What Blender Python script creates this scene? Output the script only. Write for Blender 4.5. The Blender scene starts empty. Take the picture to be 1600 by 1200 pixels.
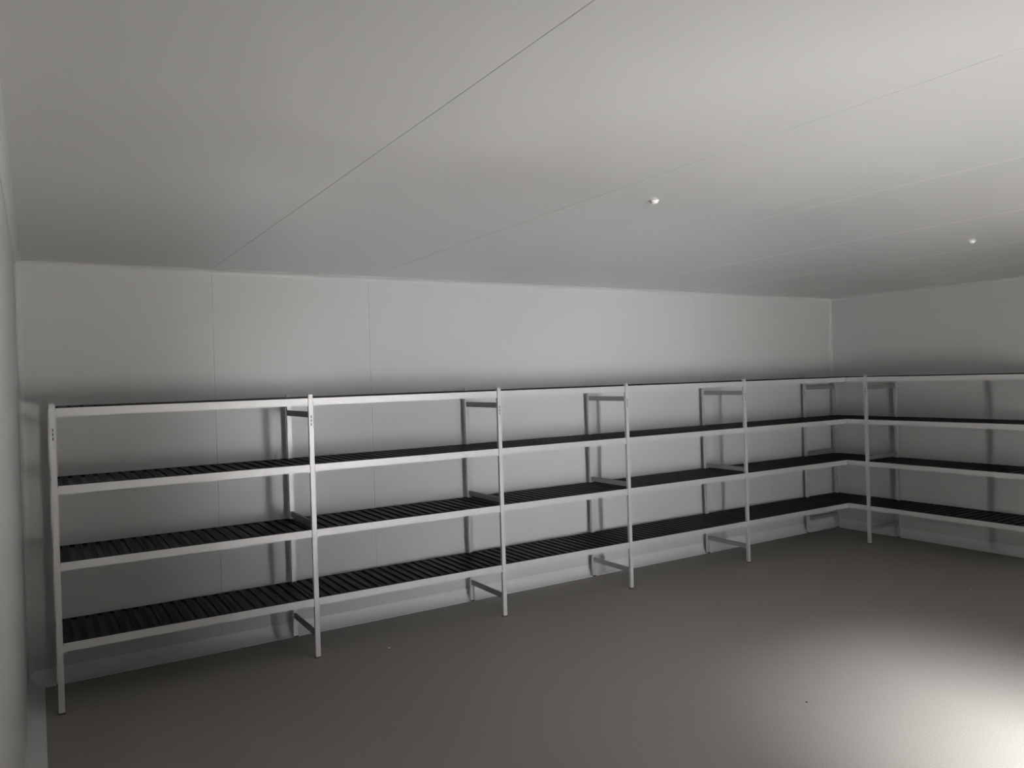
import bpy, bmesh, math, random
from mathutils import Vector, Matrix
R = math.radians
SC = bpy.context.scene
COL = SC.collection

# ------------------------------------------------------------------ camera
W_PX, F_PX = 1600.0, 1198.9
CAM = Vector((-0.0742, -5.4704, 1.762))
yaw, pitch, roll = R(-31.85), R(-0.377), R(-1.70)
fwd = Vector((-math.sin(yaw) * math.cos(pitch), math.cos(yaw) * math.cos(pitch), math.sin(pitch)))
rgt = Vector((math.cos(yaw), math.sin(yaw), 0))
up = rgt.cross(fwd)
rx = rgt * math.cos(roll) + up * math.sin(roll)
uy = -rgt * math.sin(roll) + up * math.cos(roll)
cam_d = bpy.data.cameras.new('camera')
cam_d.sensor_fit = 'HORIZONTAL'
cam_d.sensor_width = 36.0
cam_d.lens = F_PX / W_PX * 36.0
cam_d.clip_start = 0.02
cam = bpy.data.objects.new('camera', cam_d)
cam.matrix_world = Matrix(((rx.x, uy.x, -fwd.x, CAM.x), (rx.y, uy.y, -fwd.y, CAM.y),
                           (rx.z, uy.z, -fwd.z, CAM.z), (0, 0, 0, 1)))
COL.objects.link(cam)
SC.camera = cam

# ------------------------------------------------------------------ room numbers (metres)
XL, XR, YB, YF, ZC = -0.160, 7.578, 0.0, -5.85, 2.562
DX0, DX1, DZ = 2.40, 3.80, 2.10          # doorway in the front wall, open to daylight
T = 0.10

# ------------------------------------------------------------------ light and exposure
world = bpy.data.worlds.new('world')
SC.world = world
world.use_nodes = True
world.node_tree.nodes['Background'].inputs['Color'].default_value = (0.75, 0.82, 1.0, 1)
world.node_tree.nodes['Background'].inputs['Strength'].default_value = 0.0

def area(name, loc, direction, sx, sy, power, color, spread):
    d = bpy.data.lights.new(name, 'AREA')
    d.shape = 'RECTANGLE'
    d.size, d.size_y = sx, sy
    d.energy = power
    d.color = color
    d.spread = R(spread)
    o = bpy.data.objects.new(name, d)
    o.location = loc
    o.rotation_euler = Vector(direction).to_track_quat('-Z', 'Y').to_euler()
    COL.objects.link(o)
    return o

# soft hazy sun through the open doorway, brightening the floor just inside it
sd = bpy.data.lights.new('hazy_sun', 'SUN')
sd.energy = 29
sd.angle = R(28)
sd.color = (0.93, 0.955, 1.0)
sun = bpy.data.objects.new('hazy_sun', sd)
sun.rotation_euler = Vector((0.35, 1, -0.88)).to_track_quat('-Z', 'Y').to_euler()
COL.objects.link(sun)
DXC = (DX0 + DX1) / 2
# daylight in the doorway: the sky straight on, and light thrown in by the sunny ground outside
YD = YF - 0.10
CD, CG = (0.965, 0.97, 1.0), (1.0, 0.985, 0.965)
area('doorway_sky', (DXC + 0.17, YD, 1.76), (0, 1, 0), 0.96, 0.56, 2, CD, 180)
area('doorway_side_light', (DXC - 0.49, YD, 1.02), (0.22, 1, 0.03), 0.30, 1.90, 20, CD, 65)
area('doorway_ground_left', (DXC - 0.24, YD, 0.77), (-0.6, 1, 0.66), 0.17, 1.36, 17, CG, 70)
area('doorway_ground', (DXC - 0.04, YD, 0.77), (0.18, 1, 0.53), 0.17, 1.36, 8, CG, 70)
area('doorway_ground_steep', (DXC + 0.16, YD, 0.77), (0.6, 1, 1.2), 0.17, 1.36, 2.8, CG, 70)
area('doorway_ground_right', (DXC + 0.36, YD, 0.77), (0.8, 1, 0.4), 0.17, 1.36, 10, CG, 70)
SC.view_settings.view_transform = 'Standard'
SC.view_settings.look = 'None'
SC.view_settings.gamma = 1
SC.view_settings.use_curve_mapping = False
SC.view_settings.exposure = 0.07

# ------------------------------------------------------------------ materials
def mat(name, color, rough=0.5, metal=0.0, spec=0.5, noise=None, bump=None):
    m = bpy.data.materials.new(name)
    m.use_nodes = True
    nt = m.node_tree
    b = nt.nodes['Principled BSDF']
    b.inputs['Base Color'].default_value = (*color, 1)
    b.inputs['Roughness'].default_value = rough
    b.inputs['Metallic'].default_value = metal
    b.inputs['Specular IOR Level'].default_value = spec
    tc = nt.nodes.new('ShaderNodeTexCoord')
    if noise:
        scale, amount, detail = noise
        n = nt.nodes.new('ShaderNodeTexNoise')
        n.inputs['Scale'].default_value = scale
        n.inputs['Detail'].default_value = detail
        nt.links.new(tc.outputs['Object'], n.inputs['Vector'])
        r = nt.nodes.new('ShaderNodeValToRGB')
        r.color_ramp.elements[0].position = 0.3
        r.color_ramp.elements[1].position = 0.7
        r.color_ramp.elements[0].color = (*[c * (1 - amount) for c in color], 1)
        r.color_ramp.elements[1].color = (*[min(1, c * (1 + amount)) for c in color], 1)
        nt.links.new(n.outputs['Fac'], r.inputs['Fac'])
        nt.links.new(r.outputs['Color'], b.inputs['Base Color'])
    if bump:
        scale, strength = bump
        n = nt.nodes.new('ShaderNodeTexNoise')
        n.inputs['Scale'].default_value = scale
        n.inputs['Detail'].default_value = 4
        nt.links.new(tc.outputs['Object'], n.inputs['Vector'])
        bp = nt.nodes.new('ShaderNodeBump')
        bp.inputs['Strength'].default_value = strength
        bp.inputs['Distance'].default_value = 0.002
        nt.links.new(n.outputs['Fac'], bp.inputs['Height'])
        nt.links.new(bp.outputs['Normal'], b.inputs['Normal'])
    return m

M_WALL = mat('coated_wall_panel', (0.66, 0.655, 0.645), 0.34, spec=0.5, noise=(1.3, 0.012, 3))
M_CEIL = mat('coated_ceiling_panel', (0.66, 0.655, 0.645), 0.18, spec=1.0, noise=(1.1, 0.012, 3))
M_TRIM = mat('white_cove_profile', (0.78, 0.775, 0.77), 0.38, spec=0.5)
M_COVE = mat('corner_cove_profile', (0.68, 0.675, 0.665), 0.36, spec=0.5)
M_FLOOR = mat('resin_floor', (0.335, 0.315, 0.285), 0.55, spec=0.3, noise=(120, 0.12, 5), bump=(260, 0.25))
M_ALU = mat('anodised_aluminium', (0.70, 0.69, 0.685), 0.46, metal=0.45, spec=0.5, noise=(6, 0.02, 2))
M_BLACK = mat('black_polymer', (0.009, 0.009, 0.011), 0.40, spec=0.38)
M_BAR = mat('grey_crossbar', (0.36, 0.355, 0.35), 0.5, metal=0.3)
M_FOOT = mat('dark_rubber', (0.05, 0.05, 0.05), 0.7)
M_SLOT = mat('slot_shadow', (0.10, 0.10, 0.10), 0.7)
M_CAP = mat('white_plastic_cap', (0.82, 0.81, 0.79), 0.3, spec=0.5)
M_PAPER = mat('white_scrap', (0.75, 0.75, 0.74), 0.8)
M_DIRT = mat('dark_crumb', (0.05, 0.045, 0.04), 0.8)

# ------------------------------------------------------------------ helpers
def box(bm, x0, x1, y0, y1, z0, z1):
    v = [bm.verts.new(p) for p in ((x0, y0, z0), (x1, y0, z0), (x1, y1, z0), (x0, y1, z0),
                                   (x0, y0, z1), (x1, y0, z1), (x1, y1, z1), (x0, y1, z1))]
    for f in ((3, 2, 1, 0), (4, 5, 6, 7), (0, 1, 5, 4), (1, 2, 6, 5), (2, 3, 7, 6), (3, 0, 4, 7)):
        bm.faces.new([v[i] for i in f])

def prism(bm, prof, fn, a, b):
    """extrude a closed profile of (u, v) points between a and b; fn(u, v, t) gives the 3D point"""
    A = [bm.verts.new(fn(u, v, a)) for u, v in prof]
    B = [bm.verts.new(fn(u, v, b)) for u, v in prof]
    n = len(prof)
    for i in range(n):
        j = (i + 1) % n
        bm.faces.new((A[i], A[j], B[j], B[i]))
    bm.faces.new(A[::-1])
    bm.faces.new(B)

def make(name, bm, m, parent=None, bevel=None, smooth=False):
    bmesh.ops.recalc_face_normals(bm, faces=bm.faces[:])
    me = bpy.data.meshes.new(name)
    bm.to_mesh(me)
    bm.free()
    me.materials.append(m)
    if smooth:
        for p in me.polygons:
            p.use_smooth = True
    o = bpy.data.objects.new(name, me)
    COL.objects.link(o)
    if parent:
        o.parent = parent
    if bevel:
        md = o.modifiers.new('bevel', 'BEVEL')
        md.width = bevel
        md.segments = 2
        md.limit_method = 'ANGLE'
    return o

def struct(name, bm, m, parent=None, **k):
    o = make(name, bm, m, parent, **k)
    if parent is None:
        o['kind'] = 'structure'
    return o

# ------------------------------------------------------------------ the room shell
bm = bmesh.new()
box(bm, XL - T, XR + T, YF - T, YB + T, -0.12, 0.0)
struct('floor', bm, M_FLOOR)

JOINTS = [XL + 1.117 * k for k in range(1, 7)]

def grooved(u0, u1, joints, inner, outer, GW=0.0035, GD=0.0014, wide=None):
    """closed profile from u0 to u1 whose inner side has a V groove at every joint"""
    s = 1 if outer > inner else -1
    p = [(u0, inner)]
    for i, j in enumerate(joints):
        if wide is not None and i >= wide:      # the tightly closed joints
            GW, GD = 0.0016, 0.0006
        p += [(j - GW, inner), (j - 0.0008, inner + s * GD), (j + 0.0008, inner + s * GD), (j + GW, inner)]
    p += [(u1, inner), (u1, outer), (u0, outer)]
    return p

bm = bmesh.new()
prism(bm, grooved(XL - T, XR + T, JOINTS, YB, YB + T, 0.0036, 0.0024, 2), lambda u, v, t: (u, v, t), 0.0, ZC)
struct('wall_back', bm, M_WALL)
bm = bmesh.new()
prism(bm, grooved(YF - T, YB, [-4.85, -3.72, -2.60, -1.48], XL, XL - T), lambda u, v, t: (v, u, t), 0.0, ZC)
struct('wall_left', bm, M_WALL)
bm = bmesh.new()
prism(bm, grooved(YF - T, YB, [], XR, XR + T), lambda u, v, t: (v, u, t), 0.0, ZC)
struct('wall_right', bm, M_WALL)
bm = bmesh.new()
prism(bm, [(XL, 0), (DX0, 0), (DX0, DZ), (DX1, DZ), (DX1, 0), (XR, 0), (XR, ZC), (XL, ZC)],
      lambda u, v, t: (u, t, v), YF - T, YF)
struct('wall_front', bm, M_WALL)
bm = bmesh.new()
prism(bm, grooved(XL - T, XR + T, JOINTS, ZC, ZC + T), lambda u, v, t: (u, t, v), YF - T, YB + T)
struct('ceiling', bm, M_CEIL)

# doorway frame
bm = bmesh.new()
for xa, xb in ((DX0, DX0 + 0.03), (DX1 - 0.03, DX1)):
    box(bm, xa, xb, YF - T - 0.02, YF + 0.02, 0.0, DZ)
box(bm, DX0, DX1, YF - T - 0.02, YF + 0.02, DZ - 0.03, DZ)
struct('door_1', bm, M_TRIM, bevel=0.004)

def cove_profile(r, n=8, lip=0.004):
    """concave quarter round that fills an inside corner at (0, 0) opening to +u, +v"""
    p = [(-0.0, -0.0), (r, 0.0), (r, lip)]
    for i in range(n + 1):
        a = math.pi / 2 * i / n
        p.append((lip + (r - lip) * (1 - math.sin(a)), lip + (r - lip) * (1 - math.cos(a))))
    p += [(lip, r), (0.0, r)]
    out = []
    for q in p:
        if not out or (abs(q[0] - out[-1][0]) + abs(q[1] - out[-1][1])) > 1e-6:
            out.append(q)
    return out

RF, RC = 0.085, 0.032
def cove(name, fn, a, b, r):
    bm = bmesh.new()
    prism(bm, cove_profile(r), fn, a, b)
    struct(name, bm, M_TRIM if name.startswith('base') else M_COVE)

cove('baseboard_back', lambda u, v, t: (t, YB - u, v), XL, XR, RF)
cove('baseboard_left', lambda u, v, t: (XL + u, t, v), YF, YB, RF)
cove('baseboard_right', lambda u, v, t: (XR - u, t, v), YF, YB, RF)
cove('trim_1', lambda u, v, t: (t, YB - u, ZC - v), XL, XR, RC)
cove('trim_2', lambda u, v, t: (XL + u, t, ZC - v), YF, YB, RC)
cove('trim_3', lambda u, v, t: (XR - u, t, ZC - v), YF, YB, RC)
cove('trim_4', lambda u, v, t: (XL + u, YB - v, t), RF * 0.6, ZC - 0.01, RC)
cove('trim_5', lambda u, v, t: (XR - u, YB - v, t), RF * 0.6, ZC - 0.01, RC)

# ------------------------------------------------------------------ shelving
# Every unit is built in its own frame: u runs along the wall, w is the distance out from the wall.
H = 1.70
LEVELS = (0.385, 0.828, 1.249, 1.676)
RAIL_H = 0.046
W_FRONT, W_REAR = 0.592, 0.066           # faces of front and rear posts, from the wall
PW, PD = 0.030, 0.022                    # post width (along the wall) and depth
BAYS_BACK = [0.0, 1.4279, 2.8417, 4.0692, 5.481]
X_RUN = XR - 0.592                       # front face line of the run on the right wall

MESH = {}
def inst(name, key, builder, m, parent, loc, bevel=None):
    """a part object; parts of the same shape share their mesh"""
    if key not in MESH:
        bm = bmesh.new()
        builder(bm)
        o = make(name, bm, m, parent, bevel=bevel)
        MESH[key] = o
    else:
        o = MESH[key].copy()
        o.name = name
        COL.objects.link(o)
        o.parent = parent
    o.location = loc
    return o

def post_bm(bm):
    # hollow rectangular tube: front plate, two side flanges, back lips, open at the top
    t = 0.003
    z0 = 0.008
    box(bm, -PW / 2, PW / 2, -PD / 2, -PD / 2 + t, z0, H)
    box(bm, -PW / 2, -PW / 2 + t, -PD / 2 + t, PD / 2, z0, H)
    box(bm, PW / 2 - t, PW / 2, -PD / 2 + t, PD / 2, z0, H)
    box(bm, -PW / 2 + t, -PW / 2 + 0.009, PD / 2 - t, PD / 2, z0, H)
    box(bm, PW / 2 - 0.009, PW / 2 - t, PD / 2 - t, PD / 2, z0, H)

def foot_bm(bm):
    box(bm, -PW / 2 - 0.001, PW / 2 + 0.001, -PD / 2 - 0.001, PD / 2 + 0.001, 0.0, 0.009)

def slot_bm(bm):
    for k in range(3):
        box(bm, -0.003, 0.003, -0.0006, 0.0002, k * 0.024, k * 0.024 + 0.017)

def cross_bm(bm):
    L = W_FRONT - W_REAR - 2 * PD + PD
    box(bm, -0.008, 0.008, -L / 2, L / 2, -0.019, 0.019)

def upright(parent, u):
    """an upright frame: front post, rear post and three crossbars"""
    for w in (W_FRONT - PD / 2, W_REAR + PD / 2):
        p = inst('post', 'post', post_bm, M_ALU, parent, (u, -w, 0))
        inst('foot', 'foot', foot_bm, M_FOOT, p, (0, 0, 0))
        if w > 0.3:
            inst('slot', 'slot', slot_bm, M_SLOT, p, (0, -PD / 2, 1.50))
    wc = (W_FRONT + W_REAR) / 2
    for z in (1.570, 0.862, 0.150):
        inst('crossbar', 'cross', cross_bm, M_BAR, parent, (u, -wc, z), bevel=0.003)

def rail_builder(L, hooks):
    def f(bm):
        # C shaped rail: tall front web with top and bottom lips, open to the shelf side
        box(bm, 0, L, -0.002, 0.001, -RAIL_H, 0)
        box(bm, 0, L, 0.001, 0.016, -RAIL_H, -RAIL_H + 0.003)
        box(bm, 0, L, 0.001, 0.012, -0.014, -0.011)
        if hooks[0]:
            box(bm, 0.0, 0.014, -0.004, -0.002, -RAIL_H - 0.006, -RAIL_H + 0.004)
        if hooks[1]:
            box(bm, L - 0.014, L, -0.004, -0.002, -RAIL_H - 0.006, -RAIL_H + 0.004)
    return f

PITCH, GAP = 0.068, 0.030
def panel_builder(Wd, Dp):
    """black plastic grid mat: solid strips front to back, slotted strips of short cross ribs between"""
    def f(bm):
        z1, z0 = 0.004, -0.012
        n = max(1, round(Wd / PITCH))
        p = Wd / n
        for i in range(n):
            a, b = i * p + GAP / 2, (i + 1) * p - GAP / 2
            # solid strip: two ribs with a slightly sunken web
            box(bm, a, a + 0.004, -Dp / 2, Dp / 2, z0, z1)
            box(bm, b - 0.004, b, -Dp / 2, Dp / 2, z0, z1)
            box(bm, a + 0.004, b - 0.004, -Dp / 2, Dp / 2, z0, z0 + 0.003)
        box(bm, 0, Wd, -Dp / 2 - 0.003, -Dp / 2, z0, z1)
        box(bm, 0, Wd, Dp / 2, Dp / 2 + 0.003, z0, z1)
        k = int(Dp / 0.016)
        q = Dp / k
        for j in range(k + 1):
            yy = -Dp / 2 + j * q
            y0, y1 = max(-Dp / 2, yy - 0.0045), min(Dp / 2, yy + 0.0045)
            for i in range(n + 1):
                a = max(0, i * p - GAP / 2)
                b = min(Wd, i * p + GAP / 2)
                box(bm, a, b, y0, y1, z0 + 0.004, z1 - 0.001)
    return f

def shelves(parent, u0, u1, hooks=(1, 1), mats=3, panel_u1=None):
    u0, u1 = u0 + 0.002, u1 - 0.002
    L = u1 - u0
    wf, wr = W_FRONT - 0.006, W_REAR + 0.006
    for z in LEVELS:
        inst('front_rail', ('fr', round(L, 4), hooks), rail_builder(L, hooks), M_ALU, parent, (u0, -wf, z))
        r = inst('rear_rail', ('rr', round(L, 4)), rail_builder(L, (0, 0)), M_ALU, parent, (u1, -wr, z))
        r.rotation_euler = (0, 0, math.pi)
        pu1 = u1 - 0.0005 if panel_u1 is None else panel_u1
        pu0 = u0 - PW - 0.0005
        tot = pu1 - pu0
        wd = (tot - 0.004 * mats) / mats
        dp = wf - wr - 0.006
        for i in range(mats):
            inst('slatted_panel', ('pn', round(wd, 4)), panel_builder(wd, dp), M_BLACK, parent,
                 (pu0 + 0.002 + i * (wd + 0.004), -(wf + wr) / 2, z))

def unit(name, label, group, loc, rotz):
    e = bpy.data.objects.new(name, None)
    e.empty_display_size = 0.2
    COL.objects.link(e)
    e.location = loc
    e.rotation_euler = (0, 0, rotz)
    e['label'] = label
    e['category'] = 'shelving'
    e['group'] = group
    return e

GB = 'shelving bays along the back wall'
LAB = [
    'leftmost aluminium shelving bay on the back wall, beside the left wall, four black slatted shelves',
    'second aluminium shelving bay from the left wall, in front of the wall panel joint',
    'middle aluminium shelving bay of the back wall run, third from the left wall',
    'fourth aluminium shelving bay from the left wall, next but one before the corner',
    'last aluminium shelving bay of the back wall run, its shelves joining the corner bay',
]
for i, u in enumerate(BAYS_BACK):
    e = unit('shelving_unit', LAB[i], GB, (u, 0, 0), 0)
    upright(e, 0)
    if i < 4:
        L = BAYS_BACK[i + 1] - u
        shelves(e, PW / 2, L - PW / 2)
    else:
        L = X_RUN - u
        shelves(e, PW / 2, L - 0.006, hooks=(1, 0), panel_u1=L - 0.006)

# run on the right wall: local +u maps to world -y, so the unit is turned by -90 degrees
GR = 'shelving bays along the right wall'
ys = [-0.085, -0.804, -2.285]
LABR = ['short aluminium corner shelving bay where the back wall and right wall meet',
        'long aluminium shelving bay on the right wall, cut off by the right edge']
for i in range(2):
    e = unit('shelving_unit', LABR[i], GR, (XR, ys[i], 0), -math.pi / 2)
    upright(e, 0)
    L = ys[i] - ys[i + 1]
    shelves(e, PW / 2, L - PW / 2, mats=2 if i == 0 else 3, hooks=(0, 0) if i == 0 else (1, 1))
    if i == 1:
        upright(e, L)

# ------------------------------------------------------------------ small things
def dome(bm, r, h, flange):
    prof = [(flange, 0), (flange, -0.004), (r, -0.005)]
    for k in range(1, 7):
        a = math.pi / 2 * k / 6
        prof.append((r * math.cos(a) ** 0.7 if k < 6 else 0.0, -0.005 - h * math.sin(a)))
    n = 20
    rings = []
    for rad, z in prof:
        if rad < 1e-6:
            rings.append([bm.verts.new((0, 0, z))])
        else:
            rings.append([bm.verts.new((rad * math.cos(2 * math.pi * i / n), rad * math.sin(2 * math.pi * i / n), z)) for i in range(n)])
    for a, b in zip(rings, rings[1:]):
        for i in range(n):
            j = (i + 1) % n
            if len(b) == 1:
                bm.faces.new((a[i], a[j], b[0]))
            else:
                bm.faces.new((a[i], a[j], b[j], b[i]))
    bm.faces.new(rings[0])

for (x, y), lab in (((2.363, -2.831), 'small white bolt cap on the ceiling, the nearer one at the middle of the room'),
                    ((5.063, -2.852), 'small white bolt cap on the ceiling, the farther one towards the right wall')):
    bm = bmesh.new()
    dome(bm, 0.018, 0.012, 0.022)
    o = make('ceiling_cap', bm, M_CAP, smooth=True)
    o.location = (x, y, ZC)
    o['label'] = lab
    o['category'] = 'bolt cap'
    o['group'] = 'bolt caps on the ceiling'

def crumb(name, x, y, r, m, label, cat, seed):
    rnd = random.Random(seed)
    bm = bmesh.new()
    bmesh.ops.create_icosphere(bm, subdivisions=2, radius=r)
    for v in bm.verts:
        v.co *= rnd.uniform(0.75, 1.25)
        v.co.z *= 0.45
    zmin = min(v.co.z for v in bm.verts)
    for v in bm.verts:
        v.co.z -= zmin
    o = make(name, bm, m)
    o.location = (x, y, 0.0)
    o['label'] = label
    o['category'] = cat

crumb('floor_scrap', 1.870, -0.70, 0.008, M_PAPER, 'tiny white scrap on the floor in front of the second shelving bay', 'scrap', 1)
crumb('floor_crumb', 3.349, -2.822, 0.006, M_DIRT, 'tiny dark crumb on the open floor near the bright patch', 'crumb', 2)
crumb('floor_speck', 6.111, -2.241, 0.006, M_PAPER, 'tiny pale speck on the floor in front of the right wall shelving', 'speck', 3)
